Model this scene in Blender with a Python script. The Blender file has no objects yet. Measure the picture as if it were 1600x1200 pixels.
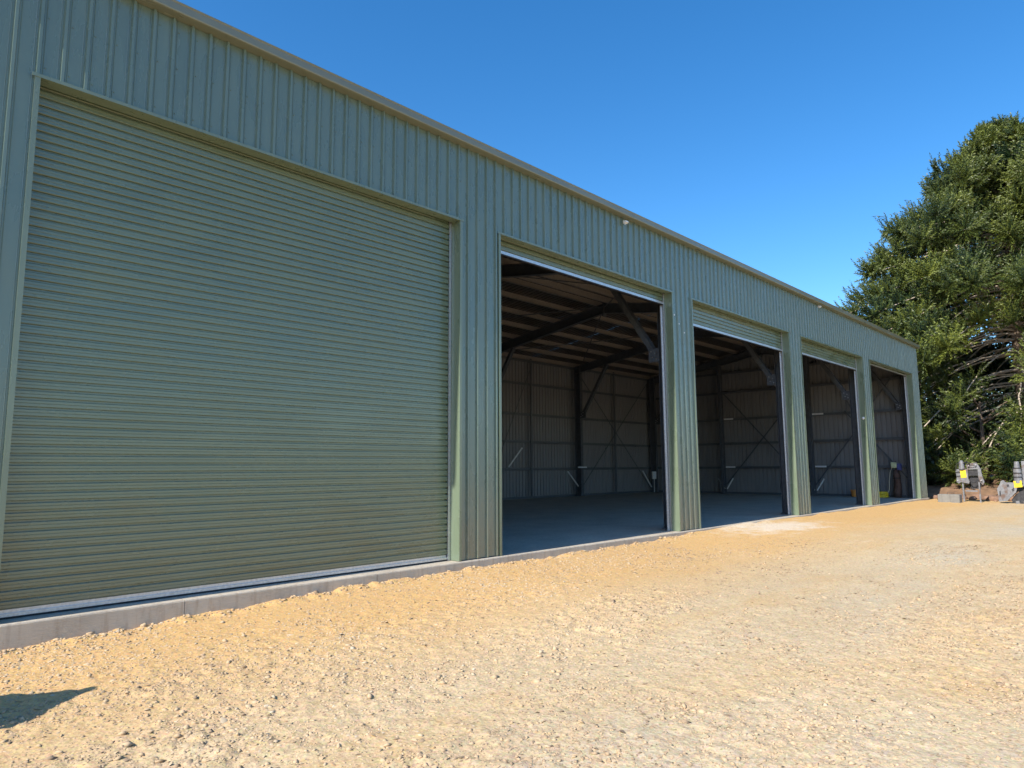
import bpy, math, random
import numpy as np
from mathutils import Vector, Matrix

random.seed(7)
RNG = np.random.default_rng(11)
scene = bpy.context.scene
COL = scene.collection
R = math.radians

# ------------------------------------------------------------------ camera
cam_d = bpy.data.cameras.new('camera')
cam = bpy.data.objects.new('camera', cam_d)
COL.objects.link(cam)
_yaw, _pit, _rol = R(46.247), R(6.992), R(-0.370)
_f = Vector((math.sin(_yaw) * math.cos(_pit), math.cos(_yaw) * math.cos(_pit), math.sin(_pit)))
_r = Vector((math.cos(_yaw), -math.sin(_yaw), 0))
_u = _r.cross(_f)
_r2 = _r * math.cos(_rol) + _u * math.sin(_rol)
_u2 = -_r * math.sin(_rol) + _u * math.cos(_rol)
cam.matrix_world = Matrix(((_r2.x, _u2.x, -_f.x, 0.0), (_r2.y, _u2.y, -_f.y, -8.0),
                           (_r2.z, _u2.z, -_f.z, 1.4), (0, 0, 0, 1)))
cam_d.sensor_width = 36.0
cam_d.lens = 1073.9 / 1600 * 36.0
cam_d.clip_start = 0.05
cam_d.clip_end = 3000
scene.camera = cam

# ------------------------------------------------------------------ sky, sun, exposure
SUN_EL, SUN_A = R(40.0), R(2.0)          # elevation; angle in front of the shed's face
to_sun = Vector((-math.cos(SUN_EL) * math.cos(SUN_A), -math.cos(SUN_EL) * math.sin(SUN_A), math.sin(SUN_EL)))
world = bpy.data.worlds.new('World')
scene.world = world
world.use_nodes = True
wn = world.node_tree
wn.nodes.clear()
sky = wn.nodes.new('ShaderNodeTexSky')
sky.sky_type = 'NISHITA'
sky.sun_disc = False
sky.sun_elevation = SUN_EL
sky.sun_rotation = math.atan2(to_sun.x, to_sun.y)
sky.altitude = 300
sky.air_density = 1.0
sky.dust_density = 0.5
sky.ozone_density = 3.0
hsv = wn.nodes.new('ShaderNodeHueSaturation')
hsv.inputs['Saturation'].default_value = 1.32
bg = wn.nodes.new('ShaderNodeBackground')
bg.inputs['Strength'].default_value = 0.136
wo = wn.nodes.new('ShaderNodeOutputWorld')
wn.links.new(sky.outputs[0], hsv.inputs['Color'])
wn.links.new(hsv.outputs[0], bg.inputs[0])
wn.links.new(bg.outputs[0], wo.inputs[0])

sun_d = bpy.data.lights.new('sun', 'SUN')
sun_d.energy = 4.2
sun_d.angle = R(0.53)
sun_d.color = (1.0, 0.93, 0.82)
sun = bpy.data.objects.new('sun', sun_d)
COL.objects.link(sun)
sun.rotation_euler = to_sun.to_track_quat('Z', 'Y').to_euler()
sun.location = (-20, -20, 30)

scene.view_settings.view_transform = 'Standard'
scene.view_settings.look = 'None'
scene.view_settings.gamma = 1.0
scene.view_settings.use_curve_mapping = False
scene.view_settings.exposure = 0.78
scene.render.engine = 'CYCLES'
scene.cycles.use_adaptive_sampling = True
scene.cycles.adaptive_threshold = 0.02
scene.cycles.max_bounces = 6
scene.cycles.diffuse_bounces = 4
scene.cycles.glossy_bounces = 3

# ------------------------------------------------------------------ materials
def new_mat(name):
    m = bpy.data.materials.new(name)
    m.use_nodes = True
    nt = m.node_tree
    b = nt.nodes['Principled BSDF']
    return m, nt, b

def node(nt, typ, **kw):
    n = nt.nodes.new(typ)
    for k, v in kw.items():
        if k in n.inputs:
            n.inputs[k].default_value = v
        else:
            setattr(n, k, v)
    return n

def ramp(nt, fac, stops):
    r = nt.nodes.new('ShaderNodeValToRGB')
    els = r.color_ramp.elements
    while len(els) < len(stops):
        els.new(0.5)
    for e, (p, c) in zip(els, stops):
        e.position = p
        e.color = (*c, 1) if len(c) == 3 else c
    nt.links.new(fac, r.inputs[0])
    return r

def coords(nt, scale=(1, 1, 1)):
    g = nt.nodes.new('ShaderNodeNewGeometry')
    mp = nt.nodes.new('ShaderNodeMapping')
    mp.inputs['Scale'].default_value = scale
    nt.links.new(g.outputs['Position'], mp.inputs[0])
    return mp.outputs[0]

def noise(nt, vec, scale, detail=4, rough=0.55):
    n = nt.nodes.new('ShaderNodeTexNoise')
    n.inputs['Scale'].default_value = scale
    n.inputs['Detail'].default_value = detail
    n.inputs['Roughness'].default_value = rough
    nt.links.new(vec, n.inputs['Vector'])
    return n.outputs['Fac']

def mixc(nt, fac, a, b, mode='MIX'):
    m = nt.nodes.new('ShaderNodeMix')
    m.data_type = 'RGBA'
    m.blend_type = mode
    for sock, v in ((m.inputs[0], fac), (m.inputs[6], a), (m.inputs[7], b)):
        if isinstance(v, (int, float)):
            sock.default_value = v
        elif isinstance(v, tuple):
            sock.default_value = (*v, 1) if len(v) == 3 else v
        else:
            nt.links.new(v, sock)
    return m.outputs[2]

def bump(nt, b, height, strength, dist):
    bp = nt.nodes.new('ShaderNodeBump')
    bp.inputs['Strength'].default_value = strength
    bp.inputs['Distance'].default_value = dist
    nt.links.new(height, bp.inputs['Height'])
    nt.links.new(bp.outputs[0], b.inputs['Normal'])
    return bp

def simple(name, col, rough=0.5, metal=0.0, var=0.15, nscale=6.0, bstr=0.0):
    m, nt, b = new_mat(name)
    v = coords(nt)
    n = noise(nt, v, nscale, 5)
    lo = tuple(c * (1 - var) for c in col)
    hi = tuple(min(1, c * (1 + var)) for c in col)
    r = ramp(nt, n, [(0.3, lo), (0.7, hi)])
    nt.links.new(r.outputs[0], b.inputs['Base Color'])
    b.inputs['Roughness'].default_value = rough
    b.inputs['Metallic'].default_value = metal
    if bstr:
        bump(nt, b, n, bstr, 0.01)
    return m

def painted_sheet(name, col, rough=0.32, stretch=(1.5, 1.5, 0.35), streak=(14, 14, 0.7), can=(3.2, 3.2, 0.9), cs=0.25, amp=0.07, spec=1.0, dust=0.0):
    """pre-painted steel: faint streaks, dust and slight oil-canning"""
    m, nt, b = new_mat(name)
    v = coords(nt, stretch)
    n1 = noise(nt, v, 3.0, 4)
    v2 = coords(nt, streak)
    n2 = noise(nt, v2, 1.6, 3)
    mx = mixc(nt, 0.3, n1, n2)
    r = ramp(nt, mx, [(0.3, tuple(c * (1 - amp) for c in col)), (0.7, tuple(c * (1 + amp) for c in col))])
    colour = r.outputs[0]
    if dust:
        # tan dust splashed up from the yard, uneven along its upper limit
        sx = node(nt, 'ShaderNodeSeparateXYZ')
        nt.links.new(coords(nt), sx.inputs[0])
        nd = noise(nt, coords(nt, (1.6, 1.6, 2.5)), 2.2, 6, 0.7)
        ma = node(nt, 'ShaderNodeMath', operation='MULTIPLY_ADD')
        nt.links.new(nd, ma.inputs[0]); ma.inputs[1].default_value = -1.6
        nt.links.new(sx.outputs['Z'], ma.inputs[2])
        mr = node(nt, 'ShaderNodeMapRange')
        nt.links.new(ma.outputs[0], mr.inputs[0])
        for i_, v_ in ((1, -0.9), (2, 0.5), (3, dust), (4, 0.0)): mr.inputs[i_].default_value = v_
        colour = mixc(nt, mr.outputs[0], colour, (0.36, 0.29, 0.18))
    nt.links.new(colour, b.inputs['Base Color'])
    rr = ramp(nt, n1, [(0.3, (rough - 0.08,) * 3), (0.7, (rough + 0.12,) * 3)])
    nt.links.new(rr.outputs[0], b.inputs['Roughness'])
    n3 = noise(nt, coords(nt, can), 1.4, 2)
    bump(nt, b, n3, cs, 0.012)
    b.inputs['Specular IOR Level'].default_value = spec
    return m

GREEN = (0.130, 0.185, 0.150)
M = {}
M['paint'] = painted_sheet('painted_green_sheet', GREEN, 0.27, dust=0.35)
M['trim'] = painted_sheet('painted_green_trim', (0.158, 0.205, 0.140), 0.28)
M['door'] = painted_sheet('painted_green_curtain', (0.118, 0.165, 0.103), 0.26, (0.35, 1.5, 1.5), (0.25, 1, 11), (0.9, 1, 2.2), 0.12, 0.10, 1.2, 0.18)
M['gutter'] = painted_sheet('painted_gutter', (0.175, 0.185, 0.130), 0.34, (0.3, 1.5, 1.5), (0.4, 6, 6), (0.6, 3, 3), 0.15)
M['inner'] = painted_sheet('grey_backing_coat', (0.23, 0.23, 0.235), 0.45, spec=0.5)
M['galv'] = simple('galvanised_steel', (0.62, 0.63, 0.65), 0.38, 0.75, 0.15, 30)
M['purlin'] = simple('galvanised_purlin', (0.36, 0.32, 0.29), 0.4, 0.35, 0.15, 20)
M['girt'] = simple('galvanised_girt', (0.13, 0.14, 0.155), 0.45, 0.3, 0.15, 20)
M['bright'] = simple('near_white_plate', (0.80, 0.81, 0.82), 0.4, 0.05, 0.05, 20)  # near-white, far paler than the galvanised steel of similar parts
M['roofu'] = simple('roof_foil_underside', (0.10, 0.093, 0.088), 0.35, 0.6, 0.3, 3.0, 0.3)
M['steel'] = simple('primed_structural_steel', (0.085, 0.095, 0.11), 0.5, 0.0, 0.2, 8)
M['rubber'] = simple('black_rubber', (0.02, 0.02, 0.025), 0.7)
M['white'] = simple('white_plastic', (0.8, 0.8, 0.78), 0.4, 0, 0.04)
M['lens'] = simple('clear_lens', (0.75, 0.78, 0.8), 0.12, 0, 0.03)
M['yellow'] = simple('yellow_plastic', (0.80, 0.56, 0.03), 0.45, 0, 0.08)
M['orange'] = simple('orange_plastic', (0.62, 0.24, 0.05), 0.5, 0, 0.12)
M['blue'] = simple('blue_fabric', (0.08, 0.10, 0.28), 0.8, 0, 0.2)
M['pale'] = simple('pale_green_fabric', (0.55, 0.62, 0.38), 0.8, 0, 0.2)
M['brown'] = simple('brown_canvas', (0.11, 0.065, 0.05), 0.85, 0, 0.3, 14, 0.5)
M['hose'] = simple('cream_hose', (0.55, 0.50, 0.36), 0.5, 0, 0.1)
M['imp'] = simple('worn_grey_steel', (0.17, 0.175, 0.19), 0.5, 0.25, 0.35, 9, 0.2)
def worn_steel():
    m, nt, b = new_mat('worn_grey_steel')
    v = coords(nt)
    n1, n2 = noise(nt, v, 7, 6, 0.7), noise(nt, v, 3.2, 5, 0.65)
    g = ramp(nt, n1, [(0.3, (0.13, 0.135, 0.15)), (0.7, (0.27, 0.275, 0.29))]).outputs[0]
    c = mixc(nt, ramp(nt, n2, [(0.52, (0, 0, 0)), (0.66, (0.85,) * 3)]).outputs[0], g, (0.13, 0.075, 0.05))
    nt.links.new(c, b.inputs['Base Color'])
    b.inputs['Roughness'].default_value = 0.5
    b.inputs['Metallic'].default_value = 0.2
    bump(nt, b, n1, 0.3, 0.01)
    return m
M['imp'] = worn_steel()
M['impd'] = simple('dark_oily_steel', (0.05, 0.05, 0.055), 0.45, 0.3, 0.4, 12)
M['caster_sack'] = simple('woven_white_sack', (0.62, 0.60, 0.54), 0.8, 0, 0.08, 12)
M['bark'] = simple('grey_brown_bark', (0.17, 0.125, 0.09), 0.9, 0, 0.4, 5, 0.8)
M['limb'] = simple('pale_bare_limb', (0.52, 0.44, 0.35), 0.85, 0, 0.25, 6, 0.4)
M['rock'] = simple('rusty_rock', (0.22, 0.13, 0.085), 0.9, 0, 0.35, 5, 0.8)
M['dirt'] = simple('red_brown_dirt', (0.20, 0.12, 0.07), 0.95, 0, 0.35, 3, 1.0)

def concrete(name, col, rough, boards=False):
    m, nt, b = new_mat(name)
    v = coords(nt)
    n1 = noise(nt, v, 1.1, 6, 0.65)
    n2 = noise(nt, coords(nt, (2, 2, 16) if boards else (1, 1, 1)), 9, 5, 0.75)
    n4 = noise(nt, coords(nt, (9, 9, 1.2)), 1.5, 4, 0.6)
    mx = mixc(nt, 0.45, n1, n2)
    r = ramp(nt, mx, [(0.3, tuple(c * 0.62 for c in col)), (0.5, col), (0.68, tuple(c * 1.2 for c in col))])
    st = ramp(nt, n4, [(0.5, (0, 0, 0)), (0.72, (0.55,) * 3)])
    c1 = mixc(nt, st.outputs[0], r.outputs[0], (0.30, 0.22, 0.15) if boards else (0.12, 0.11, 0.10))
    nt.links.new(c1, b.inputs['Base Color'])
    b.inputs['Roughness'].default_value = rough
    bump(nt, b, n2, 0.8, 0.008)
    return m
M['block'] = concrete('old_block_concrete', (0.20, 0.195, 0.18), 0.8)
M['slab'] = concrete('slab_concrete', (0.50, 0.44, 0.355), 0.7, True)

def leaf_mat(name, dark, light, rough=0.5, trans=0.18):
    m, nt, b = new_mat(name)
    a = node(nt, 'ShaderNodeAttribute')
    a.attribute_name = 'tint'
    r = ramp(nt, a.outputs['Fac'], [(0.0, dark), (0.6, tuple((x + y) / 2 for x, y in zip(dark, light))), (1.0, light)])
    nt.links.new(r.outputs[0], b.inputs['Base Color'])
    b.inputs['Roughness'].default_value = rough
    tr = node(nt, 'ShaderNodeBsdfTranslucent')
    nt.links.new(r.outputs[0], tr.inputs['Color'])
    ms = node(nt, 'ShaderNodeMixShader')
    ms.inputs[0].default_value = trans
    nt.links.new(b.outputs[0], ms.inputs[1])
    nt.links.new(tr.outputs[0], ms.inputs[2])
    nt.links.new(ms.outputs[0], nt.nodes['Material Output'].inputs['Surface'])
    return m
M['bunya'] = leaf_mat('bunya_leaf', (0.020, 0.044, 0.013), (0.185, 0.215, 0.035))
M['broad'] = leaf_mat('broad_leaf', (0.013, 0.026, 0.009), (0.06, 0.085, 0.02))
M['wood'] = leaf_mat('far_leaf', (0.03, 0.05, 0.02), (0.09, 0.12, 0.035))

def ground_mat():
    m, nt, b = new_mat('tan_gravel_ground')
    v = coords(nt)
    big = noise(nt, coords(nt, (0.35, 0.9, 1)), 0.8, 4, 0.6)
    med = noise(nt, v, 2.3, 5, 0.65)
    fine = noise(nt, v, 26, 6, 0.75)
    base = ramp(nt, big, [(0.33, (0.53, 0.37, 0.19)), (0.5, (0.50, 0.385, 0.235)), (0.68, (0.47, 0.40, 0.285))]).outputs[0]
    c2 = mixc(nt, ramp(nt, med, [(0.45, (0, 0, 0)), (0.7, (0.7,) * 3)]).outputs[0], base, (0.57, 0.455, 0.29))
    # orange fill soil beside the slab
    sp_ = node(nt, 'ShaderNodeSeparateXYZ')
    nt.links.new(v, sp_.inputs[0])
    ad = node(nt, 'ShaderNodeMath', operation='MULTIPLY_ADD')
    nt.links.new(big, ad.inputs[0]); ad.inputs[1].default_value = 5.0
    nt.links.new(sp_.outputs['Y'], ad.inputs[2])
    mr = node(nt, 'ShaderNodeMapRange', interpolation_type='SMOOTHSTEP')
    nt.links.new(ad.outputs[0], mr.inputs[0])
    for i_, v_ in ((1, -1.9), (2, 1.3), (3, 0.0), (4, 0.95)): mr.inputs[i_].default_value = v_
    c2 = mixc(nt, mr.outputs[0], c2, (0.575, 0.365, 0.155))
    # spilt pale crusher dust in front of the third opening
    vm = node(nt, 'ShaderNodeMapping')
    vm.inputs['Location'].default_value = (-16.8 * .30, .8 * .62, 0); vm.inputs['Scale'].default_value = (.30, .62, 0)
    nt.links.new(v, vm.inputs[0])
    ln = node(nt, 'ShaderNodeVectorMath', operation='LENGTH')
    nt.links.new(vm.outputs[0], ln.inputs[0])
    ad2 = node(nt, 'ShaderNodeMath', operation='MULTIPLY_ADD')
    nt.links.new(med, ad2.inputs[0]); ad2.inputs[1].default_value = 1.7
    nt.links.new(ln.outputs['Value'], ad2.inputs[2])
    mr2 = node(nt, 'ShaderNodeMapRange', interpolation_type='SMOOTHSTEP')
    nt.links.new(ad2.outputs[0], mr2.inputs[0])
    for i_, v_ in ((1, 1.70), (2, 1.0), (3, 0.0), (4, 0.92)): mr2.inputs[i_].default_value = v_
    c2 = mixc(nt, mr2.outputs[0], c2, (0.66, 0.57, 0.45))
    sp = ramp(nt, fine, [(0.30, (0.62, 0.58, 0.54)), (0.5, (1.0, 1.0, 0.99)), (0.72, (1.12, 1.12, 1.12))]).outputs[0]
    c3 = mixc(nt, 1.0, c2, sp, 'MULTIPLY')
    vo = node(nt, 'ShaderNodeTexVoronoi')
    vo.inputs['Scale'].default_value = 45
    nt.links.new(v, vo.inputs['Vector'])
    c4 = mixc(nt, 0.12, c3, vo.outputs['Color'], 'SOFT_LIGHT')
    nt.links.new(c4, b.inputs['Base Color'])
    b.inputs['Roughness'].default_value = 0.95
    b.inputs['Specular IOR Level'].default_value = 0.2
    vo2 = node(nt, 'ShaderNodeTexVoronoi')
    vo2.inputs['Scale'].default_value = 34
    nt.links.new(v, vo2.inputs['Vector'])
    h = mixc(nt, 0.5, fine, vo2.outputs['Distance'])
    bump(nt, b, h, 0.6, 0.014)
    return m
M['ground'] = ground_mat()

def stone_mat():
    m, nt, b = new_mat('loose_gravel_stone')
    a = node(nt, 'ShaderNodeAttribute')
    a.attribute_name = 'tint'
    r = ramp(nt, a.outputs['Fac'], [(0.0, (0.28, 0.20, 0.13)), (0.35, (0.47, 0.335, 0.20)), (0.7, (0.50, 0.375, 0.235)), (1.0, (0.48, 0.415, 0.315))])
    nt.links.new(r.outputs[0], b.inputs['Base Color'])
    b.inputs['Roughness'].default_value = 0.9
    return m
M['stone'] = stone_mat()

# ------------------------------------------------------------------ mesh helpers
class MB:
    def __init__(self):
        self.v, self.f, self.mi = [], [], []
    def quad(self, a, b, c, d, mi=0):
        n = len(self.v)
        self.v += [a, b, c, d]
        self.f.append((n, n + 1, n + 2, n + 3))
        self.mi.append(mi)
        return self
    def box(self, x0, x1, y0, y1, z0, z1, mi=0):
        n = len(self.v)
        self.v += [(x0, y0, z0), (x1, y0, z0), (x1, y1, z0), (x0, y1, z0), (x0, y0, z1), (x1, y0, z1), (x1, y1, z1), (x0, y1, z1)]
        for q in ((0, 3, 2, 1), (4, 5, 6, 7), (0, 1, 5, 4), (1, 2, 6, 5), (2, 3, 7, 6), (3, 0, 4, 7)):
            self.f.append(tuple(n + i for i in q))
            self.mi.append(mi)
        return self
    def cbox(self, x0, x1, y0, y1, z0, z1, c=0.01, mi=0):
        """box with chamfered edges along all sides (as an octagon-like prism in z plus top bevel)"""
        ring = lambda z, i: [(x0 + c + i, y0 + i, z), (x1 - c - i, y0 + i, z), (x1 - i, y0 + c + i, z), (x1 - i, y1 - c - i, z),
                             (x1 - c - i, y1 - i, z), (x0 + c + i, y1 - i, z), (x0 + i, y1 - c - i, z), (x0 + i, y0 + c + i, z)]
        rs = [ring(z0, c * .6), ring(z0 + c, 0), ring(z1 - c, 0), ring(z1, c * .6)]
        n = len(self.v)
        for q in rs:
            self.v += q
        for k in range(3):
            for i in range(8):
                j = (i + 1) % 8
                self.f.append((n + k * 8 + i, n + k * 8 + j, n + k * 8 + 8 + j, n + k * 8 + 8 + i))
                self.mi.append(mi)
        self.f.append(tuple(n + 7 - i for i in range(8)))
        self.f.append(tuple(n + 24 + i for i in range(8)))
        self.mi += [mi, mi]
        return self
    def bar(self, p, q, w, h=None, up=(0, 0, 1), mi=0):
        """rectangular bar from p to q"""
        h = h or w
        p, q = Vector(p), Vector(q)
        d = (q - p).normalized()
        s = d.cross(Vector(up))
        if s.length < 1e-4:
            s = d.cross(Vector((1, 0, 0)))
        s.normalize()
        t = s.cross(d)
        n = len(self.v)
        for e in (p, q):
            for a, b in ((-1, -1), (1, -1), (1, 1), (-1, 1)):
                self.v.append(tuple(e + s * a * w / 2 + t * b * h / 2))
        for k in ((0, 1, 2, 3), (7, 6, 5, 4), (0, 4, 5, 1), (1, 5, 6, 2), (2, 6, 7, 3), (3, 7, 4, 0)):
            self.f.append(tuple(n + i for i in k))
            self.mi.append(mi)
        return self
    def prism(self, prof, axis, a0, a1, mi=0, cap=True):
        """closed profile extruded along axis ('x': prof=(y,z), 'y': prof=(x,z), 'z': prof=(x,y))"""
        n = len(self.v)
        m = len(prof)
        for a in (a0, a1):
            for (u, w) in prof:
                self.v.append({'x': (a, u, w), 'y': (u, a, w), 'z': (u, w, a)}[axis])
        for i in range(m):
            j = (i + 1) % m
            self.f.append((n + i, n + j, n + m + j, n + m + i))
            self.mi.append(mi)
        if cap:
            self.f.append(tuple(n + m - 1 - i for i in range(m)))
            self.f.append(tuple(n + m + i for i in range(m)))
            self.mi += [mi, mi]
        return self
    def cyl(self, p, q, r0, r1=None, seg=12, mi=0):
        r1 = r0 if r1 is None else r1
        p, q = Vector(p), Vector(q)
        d = (q - p).normalized()
        s = d.orthogonal().normalized()
        t = d.cross(s)
        n = len(self.v)
        for e, r in ((p, r0), (q, r1)):
            for i in range(seg):
                a = 2 * math.pi * i / seg
                self.v.append(tuple(e + s * r * math.cos(a) + t * r * math.sin(a)))
        for i in range(seg):
            j = (i + 1) % seg
            self.f.append((n + i, n + j, n + seg + j, n + seg + i))
            self.mi.append(mi)
        self.f.append(tuple(n + seg - 1 - i for i in range(seg)))
        self.f.append(tuple(n + seg + i for i in range(seg)))
        self.mi += [mi, mi]
        return self
    def tube(self, pts, rads, seg=7, mi=0):
        n = len(self.v)
        pts = [Vector(p) for p in pts]
        k = len(pts)
        for i, p in enumerate(pts):
            d = (pts[min(i + 1, k - 1)] - pts[max(i - 1, 0)]).normalized()
            s = d.cross(Vector((0.13, 0.07, 1)))
            if s.length < 1e-3:
                s = d.cross(Vector((1, 0, 0)))
            s.normalize()
            t = s.cross(d)
            for j in range(seg):
                a = 2 * math.pi * j / seg
                self.v.append(tuple(p + (s * math.cos(a) + t * math.sin(a)) * rads[i]))
        for i in range(k - 1):
            for j in range(seg):
                j2 = (j + 1) % seg
                self.f.append((n + i * seg + j, n + i * seg + j2, n + (i + 1) * seg + j2, n + (i + 1) * seg + j))
                self.mi.append(mi)
        self.f.append(tuple(n + seg - 1 - j for j in range(seg)))
        self.f.append(tuple(n + (k - 1) * seg + j for j in range(seg)))
        self.mi += [mi, mi]
        return self
    def mesh(self, name, mats, smooth=False):
        me = bpy.data.meshes.new(name)
        me.from_pydata([tuple(p) for p in self.v], [], self.f)
        for mt in (mats if isinstance(mats, (list, tuple)) else [mats]):
            me.materials.append(mt)
        if any(self.mi):
            me.polygons.foreach_set('material_index', self.mi)
        if smooth:
            me.polygons.foreach_set('use_smooth', [True] * len(self.f))
        me.update()
        return me
    def build(self, name, mats, parent=None, smooth=False):
        return link(name, self.mesh(name, mats, smooth), parent)

def link(name, me, parent=None, loc=None):
    o = bpy.data.objects.new(name, me)
    COL.objects.link(o)
    if parent is not None:
        o.parent = parent
    if loc is not None:
        o.location = loc
    return o

def thing(name, label, cat, loc=(0, 0, 0), group=None):
    o = bpy.data.objects.new(name, None)
    COL.objects.link(o)
    o.location = loc
    o.empty_display_size = 0.3
    tag(o, label, cat, group)
    return o

def tag(o, label=None, cat=None, group=None, kind=None):
    if label: o['label'] = label
    if cat: o['category'] = cat
    if group: o['group'] = group
    if kind: o['kind'] = kind
    return o

def np_mesh(name, verts, faces, mat, tint=None, smooth=False):
    """faces: (M,3) or (M,4) int array"""
    verts = np.ascontiguousarray(verts, dtype=np.float32)
    faces = np.ascontiguousarray(faces, dtype=np.int32)
    me = bpy.data.meshes.new(name)
    nf, k = faces.shape
    me.vertices.add(len(verts))
    me.vertices.foreach_set('co', verts.ravel())
    me.loops.add(nf * k)
    me.loops.foreach_set('vertex_index', faces.ravel())
    me.polygons.add(nf)
    me.polygons.foreach_set('loop_start', np.arange(0, nf * k, k, dtype=np.int32))
    me.polygons.foreach_set('loop_total', np.full(nf, k, dtype=np.int32))
    if smooth:
        me.polygons.foreach_set('use_smooth', np.ones(nf, dtype=bool))
    me.update(calc_edges=True)
    me.validate()
    if tint is not None:
        a = me.attributes.new('tint', 'FLOAT', 'FACE')
        a.data.foreach_set('value', np.ascontiguousarray(tint, dtype=np.float32))
    me.materials.append(mat)
    return me

# smooth value noise on arrays
_perm = RNG.random((256, 256))
def vnoise(x, y, s, ox=0.0):
    x = x / s + 57.3 + ox; y = y / s + 91.7 + ox * 1.7
    xi = np.floor(x).astype(int); yi = np.floor(y).astype(int)
    fx = x - xi; fy = y - yi
    fx = fx * fx * (3 - 2 * fx); fy = fy * fy * (3 - 2 * fy)
    g = lambda a, b: _perm[a % 256, b % 256]
    return (g(xi, yi) * (1 - fx) + g(xi + 1, yi) * fx) * (1 - fy) + (g(xi, yi + 1) * (1 - fx) + g(xi + 1, yi + 1) * fx) * fy

# ------------------------------------------------------------------ ground
def gz_base(x, y):
    z = np.interp(x, [-30, -2, 1.5, 4, 7, 12, 14, 16, 20, 34, 60], [-.28, -.28, -.25, -.19, -.135, -.135, -.09, -.045, -.06, -.09, -.1])
    z = z - 0.05 * np.clip(-y / 6.0, 0, 1)
    z = z + 0.05 * (vnoise(x, y, 2.6) - .5) * np.clip(-y / 1.5, 0.25, 1)
    return z
def lane(x, y):
    """1 in the two worn wheel lanes that run past the doors, else 0"""
    w = .5 * (vnoise(x, x * 0, 5.0, 2.) - .5)
    m = 0
    for c in (-2.75, -4.35):
        m = np.maximum(m, np.clip(1.35 - np.abs(y - c - w - .02 * x) / .26, 0, 1))
    return m * np.clip(vnoise(x, y, 1.9, 8.) * 1.8 - .2, 0, 1)
def gz(x, y):
    rough = np.clip(vnoise(x * .55, y, 1.3, 3.0) * 1.5 - 0.15, 0.22, 1.0) * np.clip(.35 + (-y - .6) / 2.5, .35, 1)
    ln_ = lane(x, y)
    rough = rough * (1 - .7 * ln_)
    z = gz_base(x, y) - .012 * ln_
    z = z + rough * (0.014 * (vnoise(x, y, .19) - .5) + 0.026 * (vnoise(x, y, .085, 9.) - .5) + 0.020 * (vnoise(x, y, .045, 5.) - .5))
    # soil pushed up against the slab edge
    z = z + 0.09 * np.exp(-((y + 0.13) / 0.13) ** 2) * np.clip(vnoise(x, y, .5, 2.0) * .6 + vnoise(x, y, .13, 4.) * .6 - .25, 0, 1)
    return z

def axis(lo, hi, f0, f1, step, grow):
    mid = list(np.arange(f0, f1 + 1e-6, step))
    a, s = f0, step
    left = []
    while a > lo:
        s *= grow; a -= s; left.append(a)
    b, s = f1, step
    right = []
    while b < hi:
        s *= grow; b += s; right.append(b)
    return np.array(left[::-1] + mid + right)
gx = axis(-900, 1200, 0.6, 8.4, 0.024, 1.05)
gy = axis(-1000, 1000, -7.0, 0.05, 0.024, 1.06)
GX, GY = np.meshgrid(gx, gy)
GZ = gz(GX, GY)
nx_, ny_ = len(gx), len(gy)
idx = np.arange(nx_ * ny_).reshape(ny_, nx_)
faces = np.stack([idx[:-1, :-1], idx[:-1, 1:], idx[1:, 1:], idx[1:, :-1]], -1).reshape(-1, 4)
g_me = np_mesh('ground', np.stack([GX, GY, GZ], -1).reshape(-1, 3), faces, M['ground'], smooth=True)
tag(link('ground', g_me), kind='structure')

# loose stones ------------------------------------------------------
_ico = []
_p = (1 + 5 ** .5) / 2
for a in (-1, 1):
    for b in (-_p, _p):
        _ico += [(0, a, b), (a, b, 0), (b, 0, a)]
_ico = np.array(_ico, float) / math.hypot(1, _p)
import bmesh
_bm = bmesh.new()
for q in _ico: _bm.verts.new(q)
_hull = bmesh.ops.convex_hull(_bm, input=_bm.verts)
_bm.verts.ensure_lookup_table(); _bm.verts.index_update()
ICO_V = np.array([v.co[:] for v in _bm.verts]); ICO_F = np.array([[v.index for v in f.verts] for f in _bm.faces])
_bm.free()
OCT_V = np.array([(1, 0, 0), (-1, 0, 0), (0, 1, 0), (0, -1, 0), (0, 0, 1), (0, 0, -1)], float)
OCT_F = np.array([(0, 2, 4), (2, 1, 4), (1, 3, 4), (3, 0, 4), (2, 0, 5), (1, 2, 5), (3, 1, 5), (0, 3, 5)])

def stones(xs, ys, sizes, V, F, jit=.35):
    n = len(xs)
    P = np.repeat(V[None], n, 0) * (1 + RNG.uniform(-jit, jit, (n, len(V), 1)))
    sc = np.stack([RNG.uniform(.7, 1.35, n), RNG.uniform(.6, 1.1, n), RNG.uniform(.35, .7, n)], -1)
    P = P * sc[:, None, :]
    a = RNG.uniform(0, 2 * math.pi, n); tl = RNG.uniform(-.6, .6, n)
    ca, sa, ct, st = np.cos(a), np.sin(a), np.cos(tl), np.sin(tl)
    x, y, z = P[..., 0], P[..., 1], P[..., 2]
    y, z = y * ct[:, None] - z * st[:, None], y * st[:, None] + z * ct[:, None]
    x, y = x * ca[:, None] - y * sa[:, None], x * sa[:, None] + y * ca[:, None]
    P = np.stack([x, y, z], -1) * sizes[:, None, None]
    P[..., 0] += xs[:, None]; P[..., 1] += ys[:, None]
    P[..., 2] += (gz(xs, ys) + sizes * RNG.uniform(-.25, .22, n))[:, None]
    Fa = (F[None] + (np.arange(n) * len(V))[:, None, None]).reshape(-1, 3)
    patch = vnoise(xs, ys, 1.4, 7.0)
    t = np.clip(RNG.normal(.42 + .5 * (patch - .5), .17, n), 0, 1)
    return P.reshape(-1, 3), Fa, np.repeat(t, len(F))

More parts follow.
